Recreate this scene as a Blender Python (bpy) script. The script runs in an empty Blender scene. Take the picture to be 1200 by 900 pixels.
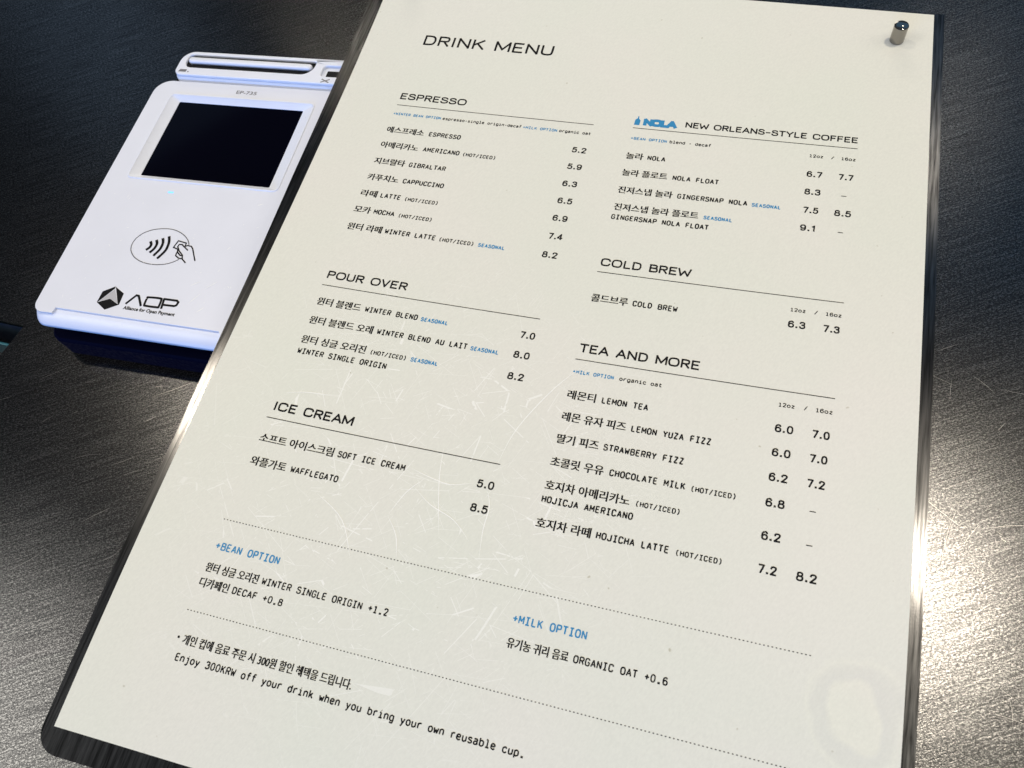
import bpy, bmesh, math, random
from mathutils import Vector, Matrix
random.seed(7)
sc = bpy.context.scene
COL = sc.collection

# ------------------------------------------------------------------ camera
# "sheet" coordinates: x right, y down the menu sheet in mm from its top left corner, h mm above the counter
HB = 26.0                                   # height of the menu sheet above the counter
def W(x, y, h):
    return Vector(((x - 105.0) / 1000, (148.5 - y) / 1000, h / 1000))
cam_d = bpy.data.cameras.new('camera'); cam = bpy.data.objects.new('camera', cam_d); COL.objects.link(cam)
cam_d.sensor_width = 36; cam_d.lens = 936.8556 / 1200 * 36
cam_d.clip_start = 0.01; cam_d.clip_end = 50
cam_d.dof.use_dof = True; cam_d.dof.focus_distance = 0.28; cam_d.dof.aperture_fstop = 45
cam.location = W(151.1241, 273.3302, HB + 215.2365)
RX, RY, RZ = (0.9597398, -0.2475611, 0.1327141), (0.1649215, 0.8790999, 0.4471959), (-0.2273773, -0.4073043, 0.8845353)
f3 = lambda r: Vector((r[0], -r[1], -r[2]))
cx, cy, cz = f3(RX), -f3(RY), -f3(RZ)
cam.rotation_euler = Matrix((cx, cy, cz)).transposed().to_euler()
sc.camera = cam

# ------------------------------------------------------------------ light
world = bpy.data.worlds.new('World'); sc.world = world; world.use_nodes = True
bg = world.node_tree.nodes['Background']
bg.inputs[0].default_value = (0.68, 0.80, 1.0, 1); bg.inputs[1].default_value = 0.11
sc.view_settings.view_transform = 'Standard'; sc.view_settings.look = 'None'
sc.view_settings.exposure = 0.0; sc.view_settings.gamma = 1.0; sc.view_settings.use_curve_mapping = False
sc.cycles.sample_clamp_indirect = 2.0; sc.cycles.caustics_reflective = False; sc.cycles.caustics_refractive = False

def area(name, loc, target, size, power, color, size_y=None, shape=None):
    d = bpy.data.lights.new(name, 'AREA'); d.energy = power; d.color = color
    d.shape = shape or ('RECTANGLE' if size_y else 'DISK'); d.size = size
    if size_y: d.size_y = size_y
    o = bpy.data.objects.new(name, d); COL.objects.link(o); o.location = loc
    o.rotation_euler = (Vector(target) - Vector(loc)).to_track_quat('-Z', 'Y').to_euler()
    return o
warm = (1.0, 0.89, 0.74)
area('ceiling_spot', (0.60, 0.50, 2.0), (0, 0, 0), 0.05, 16, warm)
area('ceiling_spot', (0.63, 2.08, 2.0), (0, 0, 0), 0.05, 0.9, warm)
area('ceiling_spot', (-1.17, 0.61, 2.0), (0, 0, 0), 0.05, 8, warm)
area('ceiling_spot', (-1.49, 2.11, 2.0), (0, 0, 0), 0.03, 0.7, warm)
area('east_fill', (2.4, 0.7, 1.8), (0, 0, 0), 2.2, 15, (1.0, 0.93, 0.82), 1.2)  # unseen fill added on the east side to lighten the sheet
area('north_fill', (-0.65, 2.8, 1.15), (0.05, 0.1, 0), 1.5, 15, (1.0, 0.93, 0.80), 0.5)  # added far north, out of view, to light the sheet without steel glare
area('overhead_fill', (-0.1, -1.3, 2.2), (0, 0, 0), 1.2, 9, (1.0, 0.97, 0.92), 0.8)  # added overhead fill, unseen, to keep dark areas from going black
area('counter_fill', (-1.85, -0.72, 2.0), (0, 0, 0), 1.2, 18.0, (1.0, 0.96, 0.89), 0.9)  # unseen panel added to brighten the counter at lower left
area('counter_fill', (0.85, -0.2, 2.0), (0, 0, 0), 0.9, 4, (1.0, 0.93, 0.78), 0.9)  # unseen panel added to brighten the counter at lower right
area('window_light', (-0.8, -2.7, 0.55), (0, 0, 0), 1.8, 54, (0.10, 0.34, 1.0), 0.8)
area('blue_fill', (0.95, 2.8, 2.4), (0, 0, 0), 2.4, 3.8, (0.09, 0.42, 0.85), 1.8)  # unseen panel added for a navy reflection in the counter's top right
area('blue_fill', (-3.0, 2.5, 2.2), (0, 0, 0), 0.8, 1.4, (0.45, 0.68, 1.0), 1.2)  # unseen panel added for a bluish gleam in the counter's top left

# ------------------------------------------------------------------ materials
def mat(name, color=(.5, .5, .5), rough=.5, metal=0., **kw):
    m = bpy.data.materials.new(name); m.use_nodes = True
    b = m.node_tree.nodes['Principled BSDF']
    b.inputs['Base Color'].default_value = (*color, 1); b.inputs['Roughness'].default_value = rough
    b.inputs['Metallic'].default_value = metal
    for k, v in kw.items():
        b.inputs[k.replace('_', ' ')].default_value = v
    return m
class NT:
    def __init__(s, m): s.t = m.node_tree; s.b = s.t.nodes['Principled BSDF']
    def n(s, typ, **kw):
        o = s.t.nodes.new(typ)
        for k, v in kw.items():
            if isinstance(k, str) and hasattr(o, k): setattr(o, k, v)
        return o
    def l(s, a, b): s.t.links.new(a, b)
    def coords(s, scale=(1, 1, 1), rot=0.0):
        tc = s.n('ShaderNodeTexCoord'); r = s.n('ShaderNodeMapping'); m = s.n('ShaderNodeMapping')
        r.inputs['Rotation'].default_value = (0, 0, rot); m.inputs['Scale'].default_value = scale
        s.l(tc.outputs['Object'], r.inputs['Vector']); s.l(r.outputs['Vector'], m.inputs['Vector']); return m.outputs['Vector']
    def noise(s, scale, vec, detail=2, rough=.5, dist=0):
        o = s.n('ShaderNodeTexNoise'); o.inputs['Scale'].default_value = scale; o.inputs['Detail'].default_value = detail
        o.inputs['Roughness'].default_value = rough; o.inputs['Distortion'].default_value = dist; s.l(vec, o.inputs['Vector']); return o.outputs['Fac']
    def ramp(s, fac, *stops):
        r = s.n('ShaderNodeValToRGB'); e = r.color_ramp.elements
        while len(e) < len(stops): e.new(.5)
        for i, (p, c) in enumerate(stops):
            e[i].position = p; e[i].color = (c, c, c, 1) if not hasattr(c, '__len__') else (*c, 1)
        s.l(fac, r.inputs['Fac']); return r.outputs['Color']
    def mix(s, fac, a, b, mode='MIX'):
        o = s.n('ShaderNodeMix'); o.data_type = 'RGBA'; o.blend_type = mode
        for sock, v in ((o.inputs[0], fac), (o.inputs[6], a), (o.inputs[7], b)):
            if hasattr(v, 'is_linked') or hasattr(v, 'links'): s.l(v, sock)
            elif hasattr(v, '__len__'): sock.default_value = (*v, 1)
            else: sock.default_value = v
        return o.outputs[2]
    def math(s, op, a, b):
        o = s.n('ShaderNodeMath'); o.operation = op
        for sock, v in ((o.inputs[0], a), (o.inputs[1], b)):
            if hasattr(v, 'links'): s.l(v, sock)
            else: sock.default_value = v
        return o.outputs[0]
    def bump(s, h, strength, dist, normal=None):
        o = s.n('ShaderNodeBump'); o.inputs['Strength'].default_value = strength; o.inputs['Distance'].default_value = dist
        s.l(h, o.inputs['Height'])
        if normal: s.l(normal, o.inputs['Normal'])
        return o.outputs['Normal']

# scratched stainless counter
m_steel = mat('scratched_steel', (.42, .41, .39), .36, 1.0)
n = NT(m_steel)
g1 = n.noise(3000, n.coords((.32, 1, 1), math.radians(-31)), 2, .6)
g2 = n.noise(2600, n.coords((.6, 1, 1), math.radians(40)), 2, .6)
g3 = n.noise(3000, n.coords((1, 1, 1)), 1, .5)
br = n.noise(1500, n.coords((.03, 1, 1), math.radians(-31)), 2, .6)
cloud = n.noise(14, n.coords(), 4, .6)
grain = n.math('ADD', n.math('ADD', n.math('MULTIPLY', g1, .55), n.math('MULTIPLY', g2, .35)), n.math('ADD', n.math('MULTIPLY', g3, .35), n.math('MULTIPLY', br, .25)))
n.l(n.ramp(grain, (.62, (.030, .030, .031)), (.75, (.064, .064, .064)), (.89, (.23, .228, .222))), n.b.inputs['Base Color'])
n.l(n.ramp(cloud, (.3, .21), (.7, .27)), n.b.inputs['Roughness'])
n.l(n.bump(grain, 1.0, .00004), n.b.inputs['Normal'])

# dark brushed steel of the menu board
m_board = mat('dark_brushed_steel', (.16, .155, .15), .24, 1.0)
n = NT(m_board)
bl = n.noise(1400, n.coords((1, .03, 1), math.radians(1)), 3, .6)
bs = n.noise(1600, n.coords(), 2, .5)
n.l(n.ramp(bl, (.3, .025), (.7, .14)), n.b.inputs['Base Color'])
n.l(n.ramp(bs, (.3, .19), (.7, .27)), n.b.inputs['Roughness'])
n.l(n.bump(n.math('ADD', bl, n.math('MULTIPLY', bs, .4)),   .4, .000015), n.b.inputs['Normal'])

# menu sheet: paper under a matt film
m_paper = mat('menu_paper', (.78, .76, .69), .42, 0.)
n = NT(m_paper)
fib = n.noise(1700, n.coords((1, .5, 1), .5), 3, .6)
blot = n.noise(16, n.coords(), 3, .5)
dots = n.noise(420, n.coords(), 1, .4)
base = n.mix(blot, (.70, .735, .63), (.77, .735, .675))
fibc = n.ramp(fib, (.3, (.955, .955, .955)), (.7, (1.02, 1.02, 1.02)))
base = n.mix(1.0, base, fibc, 'MULTIPLY')
spec = n.ramp(dots, (.80, (1, 1, 1)), (.84, (.72, .69, .62)))
base = n.mix(1.0, base, spec, 'MULTIPLY')
tot = None
for i, (sc_, rot, st, wd) in enumerate(((110, .35, .07, .0035), (140, 1.45, .07, .0045), (120, 2.55, .08, .004), (210, 2.0, .12, .007), (190, .9, .10, .006))):
    v_ = n.n('ShaderNodeTexVoronoi'); v_.feature = 'DISTANCE_TO_EDGE'; v_.inputs['Scale'].default_value = sc_
    wv = n.n('ShaderNodeVectorMath'); wv.operation = 'ADD'; n.l(n.coords((1, st, 1), rot), wv.inputs[0]); wv.inputs[1].default_value = (i * 3.1, i * 1.7, 0)
    n.l(wv.outputs[0], v_.inputs['Vector'])
    hit = n.math('LESS_THAN', v_.outputs['Distance'], wd)
    msk = n.math('GREATER_THAN', n.noise(70 + 17 * i, n.coords((1, 1, 1), i * 1.7), 3, .6), .53)
    q_ = n.math('MULTIPLY', hit, msk); tot = q_ if tot is None else n.math('MAXIMUM', tot, q_)
tcs = n.n('ShaderNodeTexCoord'); mp = n.n('ShaderNodeMapping'); n.l(tcs.outputs['Object'], mp.inputs['Vector'])
mp.inputs['Location'].default_value = (.035 / .085, .062 / .085, 0); mp.inputs['Scale'].default_value = (1 / .085, 1 / .085, 0)
gr = n.n('ShaderNodeTexGradient'); gr.gradient_type = 'SPHERICAL'; n.l(mp.outputs['Vector'], gr.inputs['Vector'])
wear = n.ramp(gr.outputs['Fac'], (0., .02), (.5, .45))  # real scratches, whitest where lamp glint is painted into their colour
# faint reflection ghost near the lower right corner, painted into the colour as rings
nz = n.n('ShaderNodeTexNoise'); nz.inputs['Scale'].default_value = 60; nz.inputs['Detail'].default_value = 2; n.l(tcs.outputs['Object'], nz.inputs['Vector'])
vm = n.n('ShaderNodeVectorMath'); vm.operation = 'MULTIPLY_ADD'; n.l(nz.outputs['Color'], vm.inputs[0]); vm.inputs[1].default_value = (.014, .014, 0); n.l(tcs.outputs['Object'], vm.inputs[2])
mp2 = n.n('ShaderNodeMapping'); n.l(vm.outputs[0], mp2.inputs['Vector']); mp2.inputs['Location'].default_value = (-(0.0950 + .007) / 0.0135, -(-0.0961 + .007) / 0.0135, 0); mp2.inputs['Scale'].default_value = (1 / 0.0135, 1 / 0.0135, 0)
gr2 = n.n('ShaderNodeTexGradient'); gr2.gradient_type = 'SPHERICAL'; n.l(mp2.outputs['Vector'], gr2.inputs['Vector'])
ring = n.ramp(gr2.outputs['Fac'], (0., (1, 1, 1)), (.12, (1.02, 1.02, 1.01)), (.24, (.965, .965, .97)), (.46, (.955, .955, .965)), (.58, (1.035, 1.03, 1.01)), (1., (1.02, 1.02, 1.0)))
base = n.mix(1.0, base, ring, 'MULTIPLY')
scr_f = n.math('MULTIPLY', tot, wear)
base = n.mix(scr_f, base, (.98, .98, .94))
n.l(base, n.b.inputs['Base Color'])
n.l(n.ramp(fib, (.3, .40), (.7, .55)), n.b.inputs['Roughness'])
n.l(n.bump(fib, .06, .00002), n.b.inputs['Normal'])
n.b.inputs['Specular IOR Level'].default_value = .25
m_edge = mat('paper_cut_edge', (.88, .87, .82), .6)
m_ink = mat('black_print', (.006, .006, .007), .6, 0., Specular_IOR_Level=.12)
m_rule = mat('thin_rule_print', (.03, .03, .03), .6, 0., Specular_IOR_Level=.12)
m_blue = mat('blue_print', (.010, .22, .46), .5)
m_chrome = mat('polished_chrome', (.30, .285, .26), .10, 1.0)

def two_lobes(m, r1, r2, k):
    '''short-tailed metal: two Beckmann lobes fed by the colour, roughness and normal already built'''
    t = m.node_tree; p = t.nodes['Principled BSDF']; out = t.nodes['Material Output']
    gs = []
    for r_ in (r1, r2):
        g = t.nodes.new('ShaderNodeBsdfAnisotropic'); g.distribution = 'BECKMANN'; g.inputs['Roughness'].default_value = r_
        for a_, b_2 in (('Base Color', 'Color'), ('Normal', 'Normal')):
            if p.inputs[a_].links: t.links.new(p.inputs[a_].links[0].from_socket, g.inputs[b_2])
        gs.append(g)
    mx = t.nodes.new('ShaderNodeMixShader'); mx.inputs[0].default_value = k
    t.links.new(gs[0].outputs[0], mx.inputs[1]); t.links.new(gs[1].outputs[0], mx.inputs[2]); t.links.new(mx.outputs[0], out.inputs['Surface'])
two_lobes(m_steel, .23, .32, .28)
two_lobes(m_board, .17, .30, .35)
def trans_mat(name, color, alpha, rough=.4):
    m = mat(name, color, rough); m.node_tree.nodes['Principled BSDF'].inputs['Alpha'].default_value = alpha; return m
m_scr = mat('scratch_white', (.94, .94, .90), .6)
m_scr2 = trans_mat('scratch_faint', (1.0, 1.0, .97), .45)
m_ghost = trans_mat('reflection_ghost', (.86, .84, .78), .13)  # unused tints, light and dark, for painting the sheet's reflection ghost
m_ghost2 = trans_mat('reflection_ghost_dark', (.62, .60, .56), .13)

def plastic(name, color, rough, bumpy=.12):
    m = mat(name, color, rough, 0.)
    n = NT(m); a = n.noise(900, n.coords(), 2, .5); b = n.noise(60, n.coords(), 4, .6)
    n.l(n.ramp(a, (.3, rough * .85), (.7, rough * 1.2)), n.b.inputs['Roughness'])
    n.l(n.mix(n.ramp(b, (.35, 0.), (.75, .35)), color, tuple(c * .90 for c in color)), n.b.inputs['Base Color'])
    n.l(n.bump(a, bumpy, .00004), n.b.inputs['Normal']); return m
m_white = plastic('white_plastic', (.77, .80, .88), .32)
m_plate = plastic('white_cover', (.755, .775, .84), .22, .05)
m_black = plastic('black_plastic', (.003, .003, .004), .45)
m_black.node_tree.nodes['Principled BSDF'].inputs['Specular IOR Level'].default_value = .2
m_navy = plastic('dark_navy_base', (.0015, .002, .012), .6)
m_navy.node_tree.nodes['Principled BSDF'].inputs['Specular IOR Level'].default_value = .03
m_glass = mat('black_display_glass', (.001, .001, .004), .08, 0., Specular_IOR_Level=.05)
m_grey = mat('grey_print', (.16, .16, .17), .5)
m_line = mat('fine_grey_print', (.09, .09, .10), .5)
m_cyan = mat('teal_plastic', (.03, .16, .22), .3)
m_hole = plastic('dark_cavity', (.012, .016, .03), .35)
m_led = mat('blue_led', (.2, .45, .9), .5); b_ = m_led.node_tree.nodes['Principled BSDF']
b_.inputs['Emission Color'].default_value = (.08, .38, 1, 1); b_.inputs['Emission Strength'].default_value = 1.3
m_rubber = mat('black_rubber', (.02, .02, .02), .8)

# ------------------------------------------------------------------ object helpers
def empty(name, loc, label, cat, group=None):
    o = bpy.data.objects.new(name, None); o.empty_display_size = .01; COL.objects.link(o); o.location = loc
    o['label'] = label; o['category'] = cat
    if group: o['group'] = group
    return o
def link(name, verts, faces, material, parent=None, smooth=False, label=None, kind=None, bevel=0, edge_mat=None):
    me = bpy.data.meshes.new(name)
    off = Vector(parent.location) if parent and parent.type == 'EMPTY' else (Vector(parent.parent.location) if parent and parent.parent else (Vector(parent.location) if parent else Vector()))
    me.from_pydata([tuple(Vector(v) - off) for v in verts], [], faces); me.update()
    o = bpy.data.objects.new(name, me); COL.objects.link(o); me.materials.append(material)
    if parent: o.parent = parent
    if smooth: me.polygons.foreach_set('use_smooth', [True] * len(me.polygons))
    if label: o['label'] = label
    if kind: o['kind'] = kind
    if bevel:
        b = o.modifiers.new('bevel', 'BEVEL'); b.width = bevel / 1000; b.segments = 3; b.limit_method = 'ANGLE'; b.angle_limit = math.radians(38)
        me.polygons.foreach_set('use_smooth', [True] * len(me.polygons))
        w = o.modifiers.new('wn', 'WEIGHTED_NORMAL'); w.keep_sharp = True
    return o

def rrect(x0, y0, x1, y1, r, k=8):
    """rounded rectangle, y down; r = (top left, top right, bottom right, bottom left)"""
    if not hasattr(r, '__len__'): r = (r,) * 4
    pts = []
    for (cx_, cy_, a0, rr) in ((x0 + r[0], y0 + r[0], 180, r[0]), (x1 - r[1], y0 + r[1], 270, r[1]), (x1 - r[2], y1 - r[2], 0, r[2]), (x0 + r[3], y1 - r[3], 90, r[3])):
        for i in range(k + 1):
            a = math.radians(a0 + 90 * i / k); pts.append((cx_ + rr * math.cos(a), cy_ + rr * math.sin(a)))
    return pts

def slab(outer, holes, h0, h1, P, subdiv=None):
    """closed plate between heights h0 < h1 with through holes; P maps (x, y, h) to world"""
    bm = bmesh.new(); loops = [outer] + list(holes); tops = []; bots = []; et = []; eb = []
    for lp in loops:
        t = [bm.verts.new(P(x, y, h1)) for x, y in lp]; b = [bm.verts.new(P(x, y, h0)) for x, y in lp]
        for i in range(len(lp)):
            j = (i + 1) % len(lp)
            et.append(bm.edges.new((t[i], t[j]))); eb.append(bm.edges.new((b[i], b[j])))
            bm.faces.new((t[i], t[j], b[j], b[i]))
    bmesh.ops.triangle_fill(bm, edges=et, use_beauty=True); bmesh.ops.triangle_fill(bm, edges=eb, use_beauty=True)
    bmesh.ops.recalc_face_normals(bm, faces=bm.faces)
    return bm
def link_bm(name, bm, material, parent=None, **kw):
    bm.verts.ensure_lookup_table(); v = [x.co.copy() for x in bm.verts]; f = [[a.index for a in p.verts] for p in bm.faces]
    bm.verts.index_update(); f = [[a.index for a in p.verts] for p in bm.faces]; bm.free()
    return link(name, v, f, material, parent, **kw)
def loft(layers, P, cap_top=True, cap_bot=True):
    """layers: list of (outline, h), top first"""
    V = []; F = []; N = len(layers[0][0])
    for out, h in layers:
        V += [P(x, y, h) for x, y in out]
    for k in range(len(layers) - 1):
        for i in range(N):
            j = (i + 1) % N; F.append((k * N + i, (k + 1) * N + i, (k + 1) * N + j, k * N + j))
    if cap_top: F.append(tuple(range(N)))
    if cap_bot: F.append(tuple(reversed(range((len(layers) - 1) * N, len(layers) * N))))
    return V, F

class Acc:                                    # collects flat print geometry; map(x, y, lift) -> world
    def __init__(s, P): s.V = []; s.F = []; s.P = P; s.k = 0
    def poly(s, pts, lift=0):
        i = len(s.V); s.V += [s.P(x, y, lift) for x, y in pts]; s.F.append(tuple(range(i, i + len(pts))))
    def ribbon(s, pts, w, closed=False, cap=True, taper=False):
        pts = [Vector(p) for p in pts]; q = [pts[0]]
        for p in pts[1:]:
            if (p - q[-1]).length > 1e-5: q.append(p)
        pts = q; n_ = len(pts)
        if n_ < 2: return
        if not closed:
            for i in range(1, n_ - 1):
                if (pts[i] - pts[i - 1]).angle(pts[i + 1] - pts[i]) > 1.25:
                    s.ribbon([tuple(p) for p in pts[:i + 1]], w, False, cap, taper); s.ribbon([tuple(p) for p in pts[i:]], w, False, cap, taper); return
        s.k += 1; lift = .004 * (s.k % 6)
        L = []; R_ = []
        for i, p in enumerate(pts):
            if closed: a = (p - pts[i - 1]).normalized(); b = (pts[(i + 1) % n_] - p).normalized()
            else:
                a = (p - pts[i - 1]).normalized() if i else None; b = (pts[i + 1] - p).normalized() if i < n_ - 1 else None
                a = a or b; b = b or a
            t = a + b
            t = t.normalized() if t.length > 1e-6 else b
            nn = Vector((-t.y, t.x)); c = max(.45, abs(nn.dot(Vector((-b.y, b.x)))))
            hw = w / 2 / c
            if taper: hw *= max(.12, math.sin(math.pi * (i + .3) / (n_ - .4)))
            pp = p
            if not closed and cap:
                if i == 0: pp = p - b * w * .35
                if i == n_ - 1: pp = p + a * w * .35
            L.append(pp + nn * hw); R_.append(pp - nn * hw)
        i0 = len(s.V); s.V += [s.P(v.x, v.y, lift) for v in L] + [s.P(v.x, v.y, lift) for v in R_]
        for i in range(n_ if closed else n_ - 1):
            j = (i + 1) % n_; s.F.append((i0 + i, i0 + j, i0 + n_ + j, i0 + n_ + i))
    def mesh(s, name, m, parent, **kw):
        return link(name, s.V, s.F, m, parent, **kw)

def smooth_pts(pts, closed, k=5):
    out = []; n_ = len(pts); rng = range(n_ if closed else n_ - 1)
    g = (lambda i: pts[i % n_]) if closed else (lambda i: pts[min(max(i, 0), n_ - 1)])
    for i in rng:
        p0, p1, p2, p3 = g(i - 1), g(i), g(i + 1), g(i + 2)
        for a in range(k):
            t = a / k
            out.append(tuple(.5 * ((2 * p1[c]) + (-p0[c] + p2[c]) * t + (2 * p0[c] - 5 * p1[c] + 4 * p2[c] - p3[c]) * t * t + (-p0[c] + 3 * p1[c] - 3 * p2[c] + p3[c]) * t ** 3) for c in (0, 1)))
    if not closed: out.append(pts[-1])
    return out

# fixed-pitch stroke alphabet: cell 6 wide, capitals 8 high. L polyline, C smooth, O smooth closed
G = {
'A': 'L .5,0 3,8 5.5,0|L 1.4,2.6 4.6,2.6', 'B': 'L .9,0 .9,8 3.2,8|C 3.2,8 4.9,7.4 4.9,4.9 3.2,4.3|L .9,4.3 3.3,4.3|C 3.3,4.3 5.3,3.6 5.3,.7 3.3,0|L 3.3,0 .9,0',
'C': 'C 5.3,5.9 4.7,7.5 3,8 1.1,7.2 .7,4 1.1,.8 3,0 4.7,.5 5.3,2.1', 'D': 'L .9,0 .9,8 2.6,8|C 2.6,8 4.6,7.2 5.3,4 4.6,.8 2.6,0|L 2.6,0 .9,0',
'E': 'L 5.1,8 1,8 1,0 5.1,0|L 1,4.2 4.5,4.2', 'F': 'L 5.2,8 1,8 1,0|L 1,4.1 4.6,4.1', 'G': 'C 5.2,6.1 4.6,7.5 3,8 1.1,7.2 .7,4 1.1,.8 3,0 4.6,.4 5.3,1.6|L 5.3,1.6 5.3,3.8 3.3,3.8',
'H': 'L .8,0 .8,8|L 5.2,0 5.2,8|L .8,4.2 5.2,4.2', 'I': 'L 1,8 5,8|L 1,0 5,0|L 3,0 3,8', 'J': 'L 4.9,8 4.9,2.4|C 4.9,2.4 4.5,.5 2.8,0 1.1,.5 .7,2.3',
'K': 'L .9,0 .9,8|L 5.2,8 .9,3.1|L 2.5,4.8 5.4,0', 'L': 'L 1.1,8 1.1,0 5.2,0', 'M': 'L .5,0 .5,8 3,2.4 5.5,8 5.5,0', 'N': 'L .8,0 .8,8 5.2,0 5.2,8',
'O': 'O 3,8 4.9,7 5.4,4 4.9,1 3,0 1.1,1 .6,4 1.1,7', 'P': 'L .9,0 .9,8 3.2,8|C 3.2,8 5.1,7.4 5.1,4.4 3.2,3.7|L 3.2,3.7 .9,3.7',
'Q': 'O 3,8 4.9,7 5.4,4 4.9,1 3,0 1.1,1 .6,4 1.1,7|L 3.4,2.2 5.4,-.4', 'R': 'L .9,0 .9,8 3.2,8|C 3.2,8 5.1,7.4 5.1,4.6 3.2,4|L 3.2,4 .9,4|L 3.1,4 5.4,0',
'S': 'C 5.1,6.3 4.4,7.6 3,8 1.2,7.4 1.1,5.2 3,4.3 5.1,3.3 5.2,.9 3,0 1.2,.4 .7,2', 'T': 'L .5,8 5.5,8|L 3,0 3,8', 'U': 'L .8,8 .8,2.8|C .8,2.8 1.2,.7 3,0 4.8,.7 5.2,2.8|L 5.2,2.8 5.2,8',
'V': 'L .5,8 3,0 5.5,8', 'W': 'L .4,8 1.5,0 3,5.4 4.5,0 5.6,8', 'X': 'L .6,0 5.4,8|L .6,8 5.4,0', 'Y': 'L .5,8 3,3.8 5.5,8|L 3,3.8 3,0', 'Z': 'L .8,8 5.2,8 .8,0 5.3,0',
'0': 'O 3,8 4.7,7 5.2,4 4.7,1 3,0 1.3,1 .8,4 1.3,7', '1': 'L 1.2,6.6 3.1,8 3.1,0|L 1.2,0 5,0', '2': 'C .9,6 1.4,7.5 3,8 4.8,7.3 4.9,5.4 3.4,3.2 .9,0|L .9,0 5.2,0',
'3': 'C 1,6.5 1.6,7.7 3,8 4.8,7.3 4.6,4.9 2.8,4.4 4.9,3.8 5,.9 3,0 1.4,.4 .8,1.7', '6': 'C 4.9,6.6 4.2,7.8 3,8 1.2,6.8 .8,3.4 1.2,.9 3,0 4.9,.8 5.1,3.4 3.4,4.9 1.5,4.3 1,3', '8': 'O 3,8 4.7,7.3 4.6,5.1 3,4.4 1.4,5.1 1.3,7.3|O 3,4.4 5,3.5 5,.8 3,0 1,.8 1,3.5',
'7': 'L .9,8 5.1,8 2.4,0', '(': 'C 4.2,9 2.6,7 2.2,4 2.6,1 4.2,-1', ')': 'C 1.8,9 3.4,7 3.8,4 3.4,1 1.8,-1', '/': 'L 1,-.7 5,8.7', '+': 'L 3,1.3 3,6.7|L .6,4 5.4,4', '.': 'L 1.6,0 4.4,0|L 1.6,.6 4.4,.6',
'\u00b7': 'L 1.6,3.2 4.4,3.2|L 1.6,3.7 4.4,3.7', '-': 'L 1,3.8 5,3.8', '*': 'L 2.4,5.4 3.6,5.4|L 2.4,5 3.6,5|L 2.4,5.8 3.6,5.8',
'a': 'C 1.1,4.9 2,5.8 3.2,5.8 4.5,5.2 4.7,4|L 4.7,4 4.7,1 5.5,.1|C 4.7,3.4 2.4,3.3 1,2.4 .9,.6 2.2,0 3.8,.3 4.7,1.6', 'b': 'L .9,8.2 .9,0|C .9,4.2 1.7,5.4 3.1,5.8 4.9,4.8 5.2,2.9 4.9,1 3.1,0 1.7,.4 .9,1.6', 'c': 'C 5.1,4.4 4.3,5.5 3,5.8 1.2,4.8 .8,2.9 1.2,1 3,0 4.3,.3 5.1,1.4',
'd': 'L 5.1,8.2 5.1,0|C 5.1,4.2 4.3,5.4 2.9,5.8 1.1,4.8 .8,2.9 1.1,1 2.9,0 4.3,.4 5.1,1.6', 'e': 'L .9,3 5.1,3|C 5.1,3 4.7,5 3,5.8 1.2,4.8 .8,2.9 1.2,1 3,0 4.3,.2 5,1.2', 'f': 'C 5.3,8 3.9,8.3 2.9,7.6 2.7,6.3|L 2.7,6.3 2.7,0|L 1,5.6 4.9,5.6',
'g': 'L 5.1,5.8 5.1,.4|C 5.1,.4 4.7,-1.8 3,-2.3 1.2,-1.5|C 5.1,4.2 4.3,5.4 2.9,5.8 1.1,4.8 .8,2.9 1.1,1 2.9,0 4.3,.4 5.1,1.6', 'h': 'L .9,8.2 .9,0|C .9,4 1.8,5.4 3.2,5.8 4.7,5.2 5,3.8|L 5,3.8 5,0', 'i': 'L 1.3,5.7 3.1,5.7 3.1,0|L 1,0 5.2,0|L 2.8,7.9 3.4,7.9',
'j': 'L 1.6,5.7 4.1,5.7 4.1,-.4|C 4.1,-.4 3.5,-2 2.3,-2.3 1.1,-2|L 3.8,7.9 4.4,7.9', 'k': 'L 1,8.2 1,0|L 4.8,5.7 1,2.3|L 2.4,3.5 5.2,0', 'l': 'L 1.2,8.1 3.1,8.1 3.1,0|L 1,0 5.2,0', 'm': 'L .6,5.7 .6,0|C .6,4.5 1.6,5.8 2.6,5.6 3,4.4|L 3,4.4 3,0|C 3,4.5 4,5.8 5,5.6 5.4,4.4|L 5.4,4.4 5.4,0',
'n': 'L .9,5.7 .9,0|C .9,4 1.8,5.4 3.2,5.8 4.7,5.2 5,3.8|L 5,3.8 5,0', 'o': 'O 3,5.8 4.8,4.9 5.2,2.9 4.8,.9 3,0 1.2,.9 .8,2.9 1.2,4.9', 'p': 'L .9,5.7 .9,-2.3|C .9,4.2 1.7,5.4 3.1,5.8 4.9,4.8 5.2,2.9 4.9,1 3.1,0 1.7,.4 .9,1.6',
'r': 'L 1.4,5.7 1.4,0|C 1.4,3.8 2.4,5.4 3.8,5.8 5.2,5.5', 's': 'C 4.9,4.7 4.1,5.6 2.9,5.8 1.3,5.1 1.5,3.7 3,3 4.9,2.2 4.8,.6 3,0 1.6,.2 .9,1.1', 't': 'L 2.3,7.6 2.3,1.6|C 2.3,1.6 2.6,.3 3.8,0 5.1,.4|L .8,5.6 4.9,5.6', 'u': 'L .9,5.7 .9,2|C .9,2 1.4,.4 2.8,0 4.2,.5 5.1,1.8|L 5.1,5.7 5.1,0',
'v': 'L .7,5.7 3,0 5.3,5.7', 'w': 'L .4,5.7 1.6,0 3,4.2 4.4,0 5.6,5.7', 'y': 'L .7,5.7 3.1,.2|L 5.3,5.7 3,.2 2.1,-1.8 .9,-2.3', 'z': 'L 1,5.7 5,5.7 1,0 5.1,0', "x": 'L .8,0 5.2,5.7|L .8,5.7 5.2,0'}
GC = {}
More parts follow.
